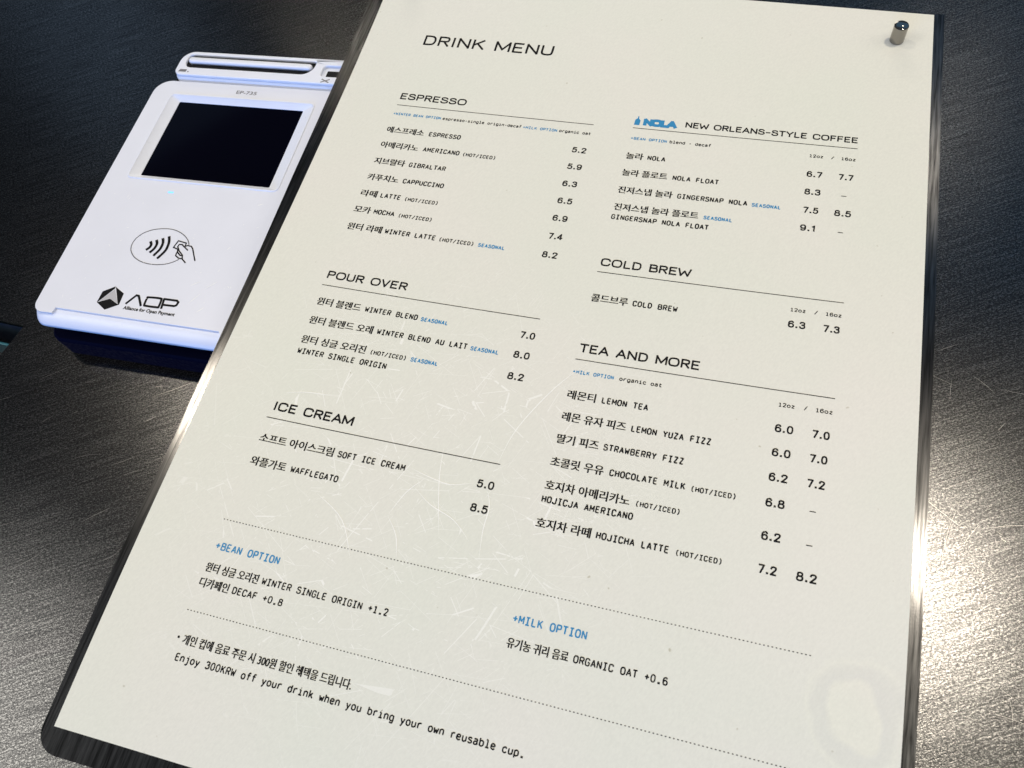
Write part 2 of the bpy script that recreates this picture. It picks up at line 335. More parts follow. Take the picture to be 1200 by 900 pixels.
for ch, spec_ in G.items():
    st = []
    for seg in spec_.split('|'):
        k_, *pp = seg.split(' '); pp = [tuple(map(float, a.split(','))) for a in pp]
        st.append((smooth_pts(pp, False) if k_ == 'C' else smooth_pts(pp, True, 4) if k_ == 'O' else pp, k_ == 'O'))
    GC[ch] = st
def mono(acc, txt, x0, x1, y, cap, w):
    """x0..x1: ink extents on the sheet; y baseline"""
    n_ = len(txt); adv = (x1 - x0) / (n_ - 1 + .80); sx = adv / 6; sy = (cap - w) / 8; kx = (.93 * adv - w) / (.8 * adv)
    for i, ch in enumerate(txt):
        wg = w * (.84 if ch in 'MW' else .92 if ch in 'BREAGSK80N' else 1.)
        for pts, cl in GC.get(ch, []):
            acc.ribbon([(x0 + w / 2 + i * adv + (px - .6) * sx * kx, y - w / 2 - py * sy) for px, py in pts], wg, cl, cap=False)

WIDE = dict(G); WIDE['I'] = 'L 3,0 3,8'; WIDE['1'] = 'L 1.3,6.5 3.3,8 3.3,0'; WIDE['-'] = 'L .9,3.4 5.1,3.4'
WIDE['O'] = 'O 3,8 4.75,7.3 5.4,4 4.75,.7 3,0 1.25,.7 .6,4 1.25,7.3'; WIDE['.'] = 'L 2.6,.35 3.4,.35|L 2.6,.7 3.4,.7'
WIDE['M'] = 'L .6,0 .6,8 3,1.2 5.4,8 5.4,0'; WIDE['5'] = G5 = 'L 4.8,8 1.6,8 1.2,4.4|C 1.2,4.4 2,5.1 3.1,5.3 4.9,4.4 5.1,2.6 4.7,.8 3,0 1.6,.3 .8,1.6'
WIDE['9'] = 'C 1.1,1.4 1.8,.2 3,0 4.8,1.2 5.2,4.6 4.8,7.1 3,8 1.1,7.2 .9,4.6 2.6,3.1 4.5,3.7 5,5'
WIDE['4'] = 'L 4,0 4,8 .6,2.6 .6,2.1 5.5,2.1'
WIDE['0'] = 'O 3,8 4.6,7.2 5.2,4 4.6,.8 3,0 1.4,.8 .8,4 1.4,7.2'
WC = {}
for ch, spec_ in WIDE.items():
    st = []
    for seg in spec_.split('|'):
        k_, *pp = seg.split(' '); pp = [tuple(map(float, a.split(','))) for a in pp]
        st.append((smooth_pts(pp, False) if k_ == 'C' else smooth_pts(pp, True, 5) if k_ == 'O' else pp, k_ == 'O'))
    WC[ch] = st
GC['5'] = WC['5']; GC['9'] = WC['9']; GC['4'] = WC['4']
WW = {'I': .30, ' ': .55, '.': .42, 'O': 1.28, 'C': 1.2, 'G': 1.22, 'M': 1.32, 'W': 1.5, 'D': 1.12, 'N': 1.12, 'E': .98, 'L': .9, 'F': .92, 'S': 1.04, 'A': 1.14, 'U': 1.08, 'Y': 1.1, 'K': 1.06, '-': .8, '1': .8}
def wide(acc, txt, x0, x1, y, cap, w, gap=.36):
    ws = [WW.get(c, 1.0) for c in txt]; tot = sum(ws) + gap * (len(txt) - 1) * 1.0
    u = (x1 - x0 - w) / tot; x = x0 + w / 2; sy = (cap - w) / 8
    for c, cw in zip(txt, ws):
        sx = u * cw / 4.8 if c not in 'I.' else u / 4.8
        for pts, cl in WC.get(c, []):
            cx_ = 3.0
            acc.ribbon([(x + u * cw / 2 + (px - cx_) * sx, y - w / 2 - py * sy) for px, py in pts], w, cl, cap=False if c in 'O0' else True)
        x += u * (cw + gap)

# proportional text from Blender's built-in face (it carries Korean glyphs too)
def glyph_mesh(txt, offset=0., space=1.0, shear=0.):
    c = bpy.data.curves.new('t', 'FONT'); c.body = txt; c.offset = offset; c.space_character = space; c.resolution_u = 3; c.fill_mode = 'FRONT'; c.shear = shear
    o = bpy.data.objects.new('t', c); COL.objects.link(o)
    dg = bpy.context.evaluated_depsgraph_get(); me = bpy.data.meshes.new_from_object(o.evaluated_get(dg))
    V = [(v.co.x, v.co.y) for v in me.vertices]; F = [tuple(p.vertices) for p in me.polygons]
    bpy.data.objects.remove(o); bpy.data.curves.remove(c); bpy.data.meshes.remove(me)
    return V, F
def prop(acc, txt, x0, x1, y, cap=None, offset=.0, space=1.0, em=None, shear=0., y1=None):
    V, F = glyph_mesh(txt, offset, space, shear)
    a = min(v[0] for v in V); b = max(v[0] for v in V); sx = (x1 - x0) / (b - a)
    sy = cap / .69 if cap else (em or sx)
    i = len(acc.V); y1 = y if y1 is None else y1
    acc.V += [acc.P(x0 + (vx - a) * sx, y + (y1 - y) * (vx - a) / (b - a) - vy * sy, 0) for vx, vy in V]
    acc.F += [tuple(i + k for k in f) for f in F]

# ------------------------------------------------------------------ counter
def PC(x, y, h): return W(x, y, h)
hole = [(-107.1, 173.2), (-111.3, 193), (-172, 189), (-168, 171.5)]
outer = [(-1400, -1100), (1500, -1100), (1500, 1100), (-1400, 1100)]
bm = slab(outer, [hole], -30, 0, PC)
counter = link_bm('counter', bm, m_steel, None, kind='structure')
V = [W(*p, -.4) for p in hole] + [W(*p, -29.5) for p in hole]
sh = [((x - sum(p[0] for p in hole) / 4), (y - sum(p[1] for p in hole) / 4)) for x, y in hole]
cxh, cyh = sum(p[0] for p in hole) / 4, sum(p[1] for p in hole) / 4
tray = empty('recessed_tray', W(cxh, cyh, -25), 'dark blue tray sunk in the cut-out at the far left of the steel counter', 'tray')
ins = lambda k: [(cxh + (x - cxh) * k, cyh + (y - cyh) * k) for x, y in hole]
V, F = loft([(ins(.995), -2.0), (ins(.96), -24), (ins(.95), -25)], PC, cap_top=False)
F = F[:-1] + [F[-1]]
link('tray_wall', V, F, m_hole, tray)
a0 = ins(.955)
def lerp(p, q, t): return (p[0] + (q[0] - p[0]) * t, p[1] + (q[1] - p[1]) * t)
strip = [lerp(a0[0], a0[1], .16), lerp(a0[0], a0[1], .23), lerp(a0[3], a0[2], .23), lerp(a0[3], a0[2], .16)]
link_bm('tray_rib', slab(strip, [], -24.8, -14, PC), m_cyan, tray, bevel=.4)
hl = [(hole[i], hole[(i + 1) % 4]) for i in range(4)]

# ------------------------------------------------------------------ menu board
E = [-1.8339, 1.8018, -0.0527, 2.5131, 0.0000, 0.0000, -2.1720, 3.2988]
def warp(x, y):
    x = (x - 105) / 105; y = (y - 148.5) / 148.5; x = max(-1.1, min(1.1, x)); y = max(-1.1, min(1.1, y))
    return E[0] * x * x + E[1] * y * y + E[2] * x * y + E[3] * x * y * y + E[6] * x * x * y + E[7] * y ** 3
def PB(x, y, d): return W(x, y, HB - warp(x, y) + d)            # d: mm above the sheet's face
board = empty('menu_board', W(105, 148.5, 0), 'dark brushed steel board standing flat on the counter under the white menu sheet', 'board')
def board_grid(xl, xr, yt, yb, d0, d1, rad, nx=28, ny=40):
    """warped plate; xl(y), xr(y) side edges; rad = corner radii bottom left/right"""
    V = []; F = []
    ys = [yt + (yb - yt) * j / ny for j in range(ny + 1)]
    ys = sorted(set([round(v, 4) for v in ys] + [round(yb - rad * (1 - math.cos(math.radians(a))), 4) for a in range(0, 91, 10)]))
    for d in (d1, d0):
        for y in ys:
            cut = 0
            if yb - y < rad: cut = rad - math.sqrt(max(0, rad * rad - (rad - (yb - y)) ** 2))
            a, b = xl(y) + cut, xr(y) - cut
            for i in range(nx + 1): V.append(PB(a + (b - a) * i / nx, y, d))
    n1 = nx + 1; m1 = len(ys); idx = lambda k, j, i: k * n1 * m1 + j * n1 + i
    for j in range(m1 - 1):
        for i in range(nx):
            F.append((idx(0, j, i), idx(0, j + 1, i), idx(0, j + 1, i + 1), idx(0, j, i + 1)))
            F.append((idx(1, j, i), idx(1, j, i + 1), idx(1, j + 1, i + 1), idx(1, j + 1, i)))
        for i in (0, nx):
            q = (idx(0, j, i), idx(1, j, i), idx(1, j + 1, i), idx(0, j + 1, i)); F.append(q if i == 0 else q[::-1])
    for i in range(nx):
        F.append((idx(0, 0, i), idx(0, 0, i + 1), idx(1, 0, i + 1), idx(1, 0, i)))
        F.append((idx(0, m1 - 1, i), idx(1, m1 - 1, i), idx(1, m1 - 1, i + 1), idx(0, m1 - 1, i + 1)))
    return V, F, ys
def xl_board(y):
    pts = [(-2, -6.1), (34, -5.8), (105, -5.1), (149, -3.95), (214, -3.2), (310, -3.4)]
    for (ya, xa), (yb_, xb) in zip(pts, pts[1:]):
        if y <= yb_: return xa + (xb - xa) * max(0, (y - ya)) / (yb_ - ya)
    return pts[-1][1]
V, F, _ = board_grid(xl_board, lambda y: 213.6 - .6 * y / 297, -.9, 303.7, -1.4, -.32, 6.5)
plate = link('steel_plate', V, F, m_board, board, smooth=True)
es = plate.modifiers.new('es', 'EDGE_SPLIT'); es.split_angle = math.radians(40)
for (x, y) in ((22, 22), (188, 22), (22, 275), (188, 275)):
    c = [(x + 6 * math.cos(a * math.pi / 12), y + 6 * math.sin(a * math.pi / 12)) for a in range(24)]
    hh = HB - warp(x, y) - 1.5
    link_bm('standoff', slab(c, [], 0.8, hh, PC), m_black, board, smooth=False)
    c = [(x + 7 * math.cos(a * math.pi / 12), y + 7 * math.sin(a * math.pi / 12)) for a in range(24)]
    link_bm('rubber_foot', slab(c, [], 0, 1.2, PC), m_rubber, board)

# ------------------------------------------------------------------ menu sheet
sheet = empty('menu_sheet', W(105, 148.5, HB), 'white printed drink menu sheet lying on the dark steel board', 'menu')
V, F, _ = board_grid(lambda y: 0., lambda y: 210., 0, 297, -.30, 0, .01)
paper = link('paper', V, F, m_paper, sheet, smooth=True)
paper.data.materials.append(m_edge)
for p in paper.data.polygons:
    if abs(p.normal.z) < .5: p.material_index = 1
es = paper.modifiers.new('es', 'EDGE_SPLIT'); es.split_angle = math.radians(40)
PT = lambda x, y, d: PB(x, y, .03 + d * .8)

def heading(t, x0, x1, y, cap, off=.57):
    a = Acc(PT); wide(a, t, x0, x1, y, cap, off); a.mesh('heading', m_ink, sheet)
def rule(x0, x1, y):
    a = Acc(PT)
    for i in range(24):
        xa, xb = x0 + (x1 - x0) * i / 24, x0 + (x1 - x0) * (i + 1) / 24
        a.poly([(xa, y - .14), (xa, y + .14), (xb, y + .14), (xb, y - .14)])
    a.mesh('heading_rule', m_rule, sheet)
def dotted(x0, x1, y, stop=None):
    a = Acc(PT); n_ = int((x1 - x0) / 1.0)
    for i in range(n_ + 1):
        x = x0 + (x1 - x0) * i / n_
        a.poly([(x - .2, y - .13), (x - .2, y + .13), (x + .2, y + .13), (x + .2, y - .13)])
    a.mesh('dotted_rule', m_rule, sheet)
def item(y, *segs):
    """segs: (kind, text, x0, x1); K Korean, M pitch capitals, S small pitch, B small blue"""
    a = Acc(PT); b = Acc(PT)
    for k, t, x0, x1 in segs:
        if k == 'K': korean(a, t, x0, x1, y, 3.2)
        elif k == 'M': mono(a, t, x0, x1, y, 2.15, .42)
        elif k == 'S': mono(a, t, x0, x1, y, 1.62, .32)
        elif k == 'B': mono(b, t, x0, x1, y, 1.58, .35)
    if a.F: a.mesh('menu_line', m_ink, sheet)
    if b.F: b.mesh('seasonal_note', m_blue, sheet)
def option(y, blue, bx0, bx1, *blk):
    b = Acc(PT); mono(b, blue, bx0, bx1, y, 1.3, .27); b.mesh('option_note', m_blue, sheet)
    for t, x0, x1 in blk:
        a = Acc(PT); mono(a, t, x0, x1, y, 1.4, .27); a.mesh('option_text', m_ink, sheet)
def price(t, x0, x1, y):
    a = Acc(PT)
    if t == '-': a.poly([(x0, y - .95), (x0, y - .68), (x1, y - .68), (x1, y - .95)])
    else: wide(a, t, x0, x1, y, 2.5, .48, .42)
    a.mesh('price', m_ink, sheet)
def cups(y):
    a = Acc(PT); mono(a, '12oz', 173.1, 177.55, y, 1.35, .25); mono(a, '/', 180.0, 181.0, y, 1.35, .25); mono(a, '16oz', 183.2, 187.75, y, 1.35, .25); a.mesh('cup_sizes', m_ink, sheet)

def korean(a, t, x0, x1, y, em):                          # medium weight: a second impression a hair to the side
    for k, dx in enumerate((-.075, .075)):
        P0 = a.P; a.P = (lambda x, y_, d, P0=P0, k=k: P0(x, y_, d + .006 * k)); prop(a, t, x0 + dx, x1 + dx, y, None, .010, em=em); a.P = P0
HI = '(HOT/ICED)'
heading('DRINK MENU', 23.74, 76.48, 36.9, 5.2, .82)
heading('ESPRESSO', 23.3, 49.8, 65.35, 3.1); rule(23.39, 98.87, 68.28)
option(73.25, '+WINTER BEAN OPTION', 23.3, 42.1, ('espresso\u00b7single origin\u00b7decaf', 42.9, 73.1), ('organic oat', 87.2, 98.7))
b = Acc(PT); mono(b, '+MILK OPTION', 73.7, 86.4, 73.3, 1.3, .27); b.mesh('option_note', m_blue, sheet)
item(81.65, ('K', '\uc5d0\uc2a4\ud504\ub808\uc18c', 23.4, 37.95), ('M', 'ESPRESSO', 39.9, 52.1))
item(88.95, ('K', '\uc544\uba54\ub9ac\uce74\ub178', 23.4, 37.95), ('M', 'AMERICANO', 39.9, 53.7), ('S', HI, 55.1, 67.5))
item(96.68, ('K', '\uc9c0\ube0c\ub784\ud0c0', 23.5, 35.3), ('M', 'GIBRALTAR', 36.9, 50.75))
item(104.25, ('K', '\uce74\ud478\uce58\ub178', 23.5, 35.3), ('M', 'CAPPUCCINO', 37.0, 52.3))
item(111.7, ('K', '\ub77c\ub5bc', 23.5, 29.6), ('M', 'LATTE', 30.9, 38.5), ('S', HI, 40.1, 52.6))
item(118.98, ('K', '\ubaa8\uce74', 23.5, 29.65), ('M', 'MOCHA', 30.9, 38.5), ('S', HI, 40.1, 52.6))
item(126.48, ('K', '\uc708\ud130 \ub77c\ub5bc', 23.6, 36.4), ('M', 'WINTER LATTE', 37.6, 56.05), ('S', HI, 57.4, 69.85), ('B', 'SEASONAL', 71.4, 80.7))
for t, y in (('5.2', 81.8), ('5.9', 89.35), ('6.3', 97.0), ('6.5', 104.5), ('6.9', 111.95), ('7.4', 119.5), ('8.2', 127.1), ('7.0', 158.1), ('8.0', 165.25), ('8.2', 172.8), ('5.0', 208.15), ('8.5', 215.4)):
    price(t, 93.65 + (.35 if t[0] == '7' else 0), 98.9, y)
heading('POUR OVER', 23.72, 52.57, 147.6, 3.1); rule(23.39, 98.87, 150.36)
item(157.9, ('K', '\uc708\ud130 \ube14\ub80c\ub4dc', 24.1, 39.6), ('M', 'WINTER BLEND', 41.2, 59.5), ('B', 'SEASONAL', 60.8, 70.0))
item(165.25, ('K', '\uc708\ud130 \ube14\ub80c\ub4dc \uc624\ub808', 24.1, 46.45), ('M', 'WINTER BLEND AU LAIT', 47.95, 78.45), ('B', 'SEASONAL', 79.7, 88.85))
item(172.65, ('K', '\uc708\ud130 \uc2f1\uae00 \uc624\ub9ac\uc9c4', 24.1, 46.55), ('S', HI, 48.15, 60.45), ('B', 'SEASONAL', 62.0, 71.0))
item(176.9, ('M', 'WINTER SINGLE ORIGIN', 24.4, 54.95))
heading('ICE CREAM', 24.2, 51.05, 197.5, 3.1, .60); rule(23.39, 98.87, 200.1)
item(208.0, ('K', '\uc18c\ud504\ud2b8 \uc544\uc774\uc2a4\ud06c\ub9bc', 24.0, 48.4), ('M', 'SOFT ICE CREAM', 49.8, 71.25))
item(215.65, ('K', '\uc640\ud50c\uac00\ud1a0', 24.05, 35.65), ('M', 'WAFFLEGATO', 37.25, 52.5))
dotted(23.39, 188.1, 233.5); dotted(23.39, 188.1, 260.1)
def big_option(y, t, x0, x1):
    b = Acc(PT); mono(b, t, x0, x1, y, 2.35, .42); b.mesh('option_heading', m_blue, sheet)
def foot(y, kor, k0, k1, lat, l0, l1):
    a = Acc(PT); korean(a, kor, k0, k1, y, 2.95)
    if lat: mono(a, lat, l0, l1, y, 2.1, .38)
    a.mesh('menu_line', m_ink, sheet)
big_option(242.45, '+BEAN OPTION', 23.95, 44.0); big_option(242.4, '+MILK OPTION', 113.05, 133.15)
foot(248.75, '\uc708\ud130 \uc2f1\uae00 \uc624\ub9ac\uc9c4', 23.7, 40.05, 'WINTER SINGLE ORIGIN +1.2', 41.2, 79.2)
foot(253.15, '\ub514\uce74\ud398\uc778', 23.6, 32.65, 'DECAF +0.8', 33.75, 49.15)
foot(248.65, '\uc720\uae30\ub18d \uadc0\ub9ac \uc74c\ub8cc', 113.1, 129.65, 'ORGANIC OAT +0.6', 131.0, 155.25)
foot(268.85, '\uac1c\uc778 \ucef5\uc5d0 \uc74c\ub8cc \uc8fc\ubb38 \uc2dc 300\uc6d0 \ud560\uc778 \ud61c\ud0dd\uc744 \ub4dc\ub9bd\ub2c8\ub2e4.', 25.35, 75.35, None, 0, 0)
a = Acc(PT); a.poly([(23.85 + .38 * math.cos(k * math.pi / 4), 267.55 + .38 * math.sin(k * math.pi / 4)) for k in range(8)][::-1]); a.mesh('bullet_mark', m_ink, sheet)
a = Acc(PT); mono(a, 'Enjoy 300KRW off your drink when you bring your own reusable cup.', 25.0, 123.9, 273.6, 2.15, .38); a.mesh('menu_line', m_ink, sheet)
# right column
heading('NEW ORLEANS-STYLE COFFEE', 130.75, 188.05, 65.5, 2.6, .50); rule(112.9, 188.09, 67.86)
a = Acc(PT); wide(a, 'NOLA', 116.0, 128.0, 66.5, 3.5, 1.25, .16)
a.poly([(113.0, 66.4), (114.9, 66.4), (115.0, 64.2), (114.3, 63.3), (114.2, 62.3), (113.9, 62.3), (113.8, 63.3), (113.1, 64.0)])
a.mesh('coffee_logo', m_blue, sheet)
option(73.3, '+BEAN OPTION', 113.0, 125.6, ('blend \u00b7 decaf', 126.6, 140.7)); cups(73.5)
item(81.8, ('K', '\ub180\ub77c', 113.0, 118.9), ('M', 'NOLA', 120.35, 126.4))
item(89.3, ('K', '\ub180\ub77c \ud50c\ub85c\ud2b8', 113.1, 128.4), ('M', 'NOLA FLOAT', 130.2, 145.45))
item(96.88, ('K', '\uc9c4\uc800\uc2a4\ub0c5 \ub180\ub77c', 113.1, 131.4), ('M', 'GINGERSNAP NOLA', 133.0, 155.65), ('B', 'SEASONAL', 157.2, 166.3))
item(104.2, ('K', '\uc9c4\uc800\uc2a4\ub0c5 \ub180\ub77c \ud50c\ub85c\ud2b8', 113.2, 141.05), ('B', 'SEASONAL', 142.75, 151.9))
item(108.4, ('M', 'GINGERSNAP NOLA FLOAT', 113.0, 144.85))
heading('COLD BREW', 113.3, 142.2, 127.38, 3.1); rule(112.9, 188.09, 129.76)
item(140.87, ('K', '\ucf5c\ub4dc\ube0c\ub8e8', 113.15, 124.75), ('M', 'COLD BREW', 126.25, 140.05)); cups(135.1)
heading('TEA AND MORE', 113.35, 149.9, 159.73, 3.1); rule(112.9, 188.09, 162.27)
option(167.2, '+MILK OPTION', 113.0, 125.55, ('organic oat', 127.25, 139.95)); cups(167.4)
item(175.5, ('K', '\ub808\ubaac\ud2f0', 113.2, 121.7), ('M', 'LEMON TEA', 123.5, 137.2))
item(182.8, ('K', '\ub808\ubaac \uc720\uc790 \ud53c\uc988', 113.2, 132.1), ('M', 'LEMON YUZA FIZZ', 133.65, 156.35))
item(190.0, ('K', '\ub538\uae30 \ud53c\uc988', 113.25, 125.55), ('M', 'STRAWBERRY FIZZ', 127.0, 149.85))
item(197.25, ('K', '\ucd08\ucf5c\ub9bf \uc6b0\uc720', 113.1, 128.5), ('M', 'CHOCOLATE MILK', 130.2, 151.4), ('S', HI, 153.0, 165.25))
item(204.5, ('K', '\ud638\uc9c0\ucc28 \uc544\uba54\ub9ac\uce74\ub178', 113.15, 137.3), ('S', HI, 138.95, 151.3))
item(208.6, ('M', 'HOJICJA AMERICANO', 113.05, 138.9))
item(215.7, ('K', '\ud638\uc9c0\ucc28 \ub77c\ub5bc', 113.15, 128.7), ('M', 'HOJICHA LATTE', 130.15, 150.0), ('S', HI, 151.8, 164.1))
for t, u_, y in (('6.7', '7.7', 82.0), ('8.3', '-', 89.5), ('7.5', '8.5', 97.1), ('9.1', '-', 104.35), ('6.3', '7.3', 140.8), ('6.0', '7.0', 175.4), ('6.0', '7.0', 182.75),
                 ('6.2', '7.2', 190.1), ('6.8', '-', 197.5), ('6.2', '-', 206.85), ('7.2', '8.2', 215.8)):
    price(t, 172.95 + (.25 if t[0] in '7' else 0), 178.05, y)
    if u_ == '-': price('-', 184.4, 186.0, y)
    else: price(u_, 182.75 + (.2 if u_[0] == '7' else 0), 187.7 + (.25 if u_[0] == '8' else 0), y)

# scratches in the film over the sheet
a = Acc(lambda x, y, d: PB(x, y, .048 + (a.k % 9) * .001))
for pts in ([(73, 206.5), (79, 208.0), (86, 209), (93, 207)], [(81, 198), (82, 206), (84, 214), (87, 224)], [(97, 208), (99, 213), (99, 220), (100, 228)], [(76, 212), (82, 216), (90, 219), (96, 224)], [(78, 209), (74, 214), (71, 221)], [(71, 222), (75, 227), (77, 233)],
            [(26, 191), (33, 189.5), (40, 189)], [(117, 163), (109, 173), (101, 188), (98, 200)], [(48, 220), (58, 226), (64, 236)]):
    a.ribbon(smooth_pts(pts, False, 5), .22, cap=False, taper=True)
a.mesh('deep_scratches', m_scr, sheet, kind='stuff')
# ------------------------------------------------------------------ magnets on the sheet
def magnet(x, y, label):
    hb = HB - warp(x, y) + .06
    r = empty('pin_magnet', W(x, y, hb), label, 'magnet', 'pin magnets holding the menu sheet')
    R0 = 2.45
    ring = lambda q: [(x + q * math.cos(-k * math.pi / 24), y + q * math.sin(-k * math.pi / 24)) for k in range(48)]
    V, F = loft([(ring(R0 - .42), hb + 6.7), (ring(R0 - .16), hb + 6.6), (ring(R0), hb + 6.35), (ring(R0), hb + .25), (ring(R0 - .2), hb)], PC)
    o = link('chrome_body', V, F, m_chrome, r, smooth=True); e2 = o.modifiers.new('es', 'EDGE_SPLIT'); e2.split_angle = math.radians(28)
magnet(197.8, 14.9, 'small polished chrome magnet in the top right corner of the menu sheet')
magnet(10.5, 6.5, 'small chrome magnet in the top left corner of the menu sheet, cut by the frame')

# ------------------------------------------------------------------ card terminal
th = math.radians(1.5); ct, st_ = math.cos(th), math.sin(th); TX, TY = -89.3, 60.0
def PL(u, v, h): return W(TX + u * ct + v * st_, TY - u * st_ + v * ct, h)
term = empty('card_terminal', PL(44, 58, 0), 'white payment terminal with black screen partly under the left edge of the menu board', 'card terminal')
TH = 21.0
outl = lambda i, b=0, r=6: rrect(i, i, 87.5 - i, 115.8 + b - i * .6, (r + 2, r + 2, r, r))
# lower shell (white), then dark underside, then base
V, F = loft([(outl(3.5, -3.2), TH - 2.2), (outl(.9, -2.4), TH - .9), (outl(.3, -1.2), TH - 1.0), (outl(.05, .2), TH - 1.5), (outl(0, 1.6), TH - 2.4), (outl(0, 2.7), TH - 3.4), (outl(0, 3.1), TH - 4.2), (outl(.7, 2.6), TH - 4.7)], PL, cap_top=False)
shell = link('shell', V, F, m_white, term, smooth=True)
V, F = loft([(outl(1.0, 2.3), TH - 4.72), (outl(1.6, 1.2), TH - 6), (outl(5, 0), TH - 11)], PL, cap_top=False)
link('underside', V, F, m_black, term, smooth=True)
bo = lambda i, k: rrect(2.5 + i, 6 + i, 85 - i, 120.6 - i, (4, 4, 5, 5))
V, F = loft([(bo(.8, 0), 10.4), (bo(.2, 0), 9.8), (bo(0, 0), 9.0), (bo(0, 0), .0)], PL)
link('base', V, F, m_navy, term, smooth=False)
# cover plate with the display window and the finger notch in its front edge
cov = rrect(.9, .9, 86.6, 115.4, (7, 7, 4, 4))
front = [(78.0, 115.4), (76.2, 113.2), (9.9, 113.0), (9.5, 115.3)]
i_br = 3 * 9                                             # after the bottom right corner points
cov = cov[:i_br] + front + cov[i_br:]
win = rrect(10.6, 8.6, 74.8, 52.0, 1.6, 4)
V_, F_ = None, None
link_bm('cover_plate', slab(cov, [win], TH - .85, TH, PL), m_plate, term, bevel=.28)
fl = rrect(1.6, 1.6, 86.0, 60, (6.4, 6.4, .1, .1), 8)
# raised bead round the window and the sloping window frame
wi = lambda a_: rrect(10.6 - a_, 8.6 - a_, 74.8 + a_, 52.0 + a_, 1.6 + max(a_, -1.4), 4)
inner = [(13.8, 11.0), (69.6, 11.7), (69.4, 49.8), (13.2, 49.6)]
def quadloop(q, k=5):                                     # same vertex count as the rounded window outline
    pts = []
    for p in q: pts += [p] * k
    return pts
inn = rrect(14.1, 10.6, 70.2, 49.7, .5, 4)
V, F = loft([(wi(.75), TH + .02), (wi(.55), TH + .3), (wi(.1), TH + .3), (wi(-.25), TH - .1), (inn, TH - 1.6), (inn, TH - 2.4)], PL, cap_top=False, cap_bot=False)
link('window_frame', V, F, m_white, term, smooth=True).modifiers.new('es', 'EDGE_SPLIT').split_angle = math.radians(25)
scr = rrect(13.2, 9.8, 71.0, 50.4, .5, 4)
link_bm('display_glass', slab(scr, [], TH - 2.9, TH - 1.75, PL), m_glass, term)
link_bm('status_light', slab(rrect(31.0, 57.2, 33.4, 58.0, .3, 3), [], TH - .2, TH + .03, PL), m_led, term)
# printing on the cover
PP = lambda u, v, d: PL(u, v, TH + .05 + d * .3)
a = Acc(PP); prop(a, 'EP-735', 38.8, 48.0, 5.6, 1.7, .012, y1=5.7); a.mesh('model_print', m_grey, term)
def img(px, py):                                          # enlarged crop of the emblem -> cover coordinates, projective fit
    return emb(px, py)
def homog(src, dst):
    import numpy as np
    A = []; B = []
    for (x, y), (u, v) in zip(src, dst):
        A += [[x, y, 1, 0, 0, 0, -u * x, -u * y], [0, 0, 0, x, y, 1, -v * x, -v * y]]; B += [u, v]
    h = np.linalg.lstsq(np.array(A, float), np.array(B, float), rcond=None)[0]
    return lambda x, y: ((h[0] * x + h[1] * y + h[2]) / (h[6] * x + h[7] * y + 1), (h[3] * x + h[4] * y + h[5]) / (h[6] * x + h[7] * y + 1))
emb = homog([(100, 200), (1100, 200), (1100, 750), (100, 750), (600, 450)], [(21.4, 75.7), (50.2, 72.1), (57.5, 88.8), (29.6, 92.5), (39.5, 81.6)])
a = Acc(PP); ell = [emb(570 + 412 * math.cos(t) + 0 * math.sin(t), 470 + 250 * math.sin(t) - 60 * math.cos(t) * 0 ) for t in []]
ring_px = [(162, 500), (185, 420), (250, 340), (350, 275), (470, 234), (600, 218), (730, 225), (840, 262), (920, 320), (965, 385), (978, 440)]
ring2_px = [(835, 648), (740, 690), (630, 716), (510, 722), (390, 706), (290, 672), (215, 620), (175, 560), (162, 500)]
a.ribbon([emb(*p) for p in smooth_pts(ring2_px + ring_px[1:], False, 5)], .34); a.mesh('contactless_ring', m_line, term)
a = Acc(PP)
for arc in ([(440, 405), (448, 440), (425, 480), (385, 508)], [(525, 385), (528, 430), (495, 490), (435, 545)], [(612, 362), (612, 420), (570, 505), (487, 588)], [(700, 335), (697, 410), (650, 520), (540, 628)]):
    a.ribbon([emb(*p) for p in smooth_pts(arc, False, 5)], 1.05)
a.mesh('contactless_waves', m_ink, term)
a = Acc(PP)
for ln in ([(820, 505), (760, 480), (830, 388), (940, 420), (925, 465)], [(960, 520), (880, 440), (840, 440), (820, 470), (840, 530), (885, 590), (880, 640), (925, 695)], [(925, 465), (960, 455), (1010, 465), (1030, 500), (1060, 665)],
           [(820, 510), (815, 545), (850, 590), (885, 600)], [(805, 555), (790, 595), (830, 630), (880, 640)]):
    a.ribbon([emb(*p) for p in ln], .5)
a.mesh('hand_and_card_print', m_ink, term)
lg = homog([(100, 100), (1150, 100), (1150, 550), (100, 550), (600, 300)], [(19.7, 100.4), (54.7, 95.6), (61.5, 110.7), (27.6, 115.7), (39.8, 105.0)])
a = Acc(PP)
a.poly([lg(*p) for p in ((355, 158), (205, 215), (135, 340), (150, 335), (350, 182))][::-1])
a.poly([lg(*p) for p in ((355, 158), (362, 182), (380, 362), (395, 370), (452, 240))])
a.poly([lg(*p) for p in ((135, 340), (155, 338), (290, 300), (375, 362), (395, 370), (225, 430))])
a.mesh('hexagon_emblem', m_ink, term)
a = Acc(PP); a.poly([lg(*p) for p in ((350, 190), (290, 296), (378, 358))]); a.poly([lg(*p) for p in ((350, 190), (160, 332), (290, 296))]); a.mesh('emblem_arrow', mat('light_grey_print', (.45, .45, .47), .4), term)
a = Acc(PP)
a.ribbon([lg(*p) for p in ((480, 355), (600, 262), (628, 268), (650, 380))], .85)
a.ribbon([lg(*p) for p in smooth_pts([(745, 285), (880, 298), (890, 320), (860, 395), (840, 402), (710, 385), (692, 370), (725, 295)], True, 3)], .85, True)
a.ribbon([lg(*p) for p in ((890, 412), (925, 305), (1075, 325), (1090, 345), (1065, 380), (1040, 388), (905, 372))], .85)
prop(a, 'Alliance for Open Payment', 36.5, 57.3, 109.8, 1.3, .03); a.mesh('brand_lettering', m_ink, term)
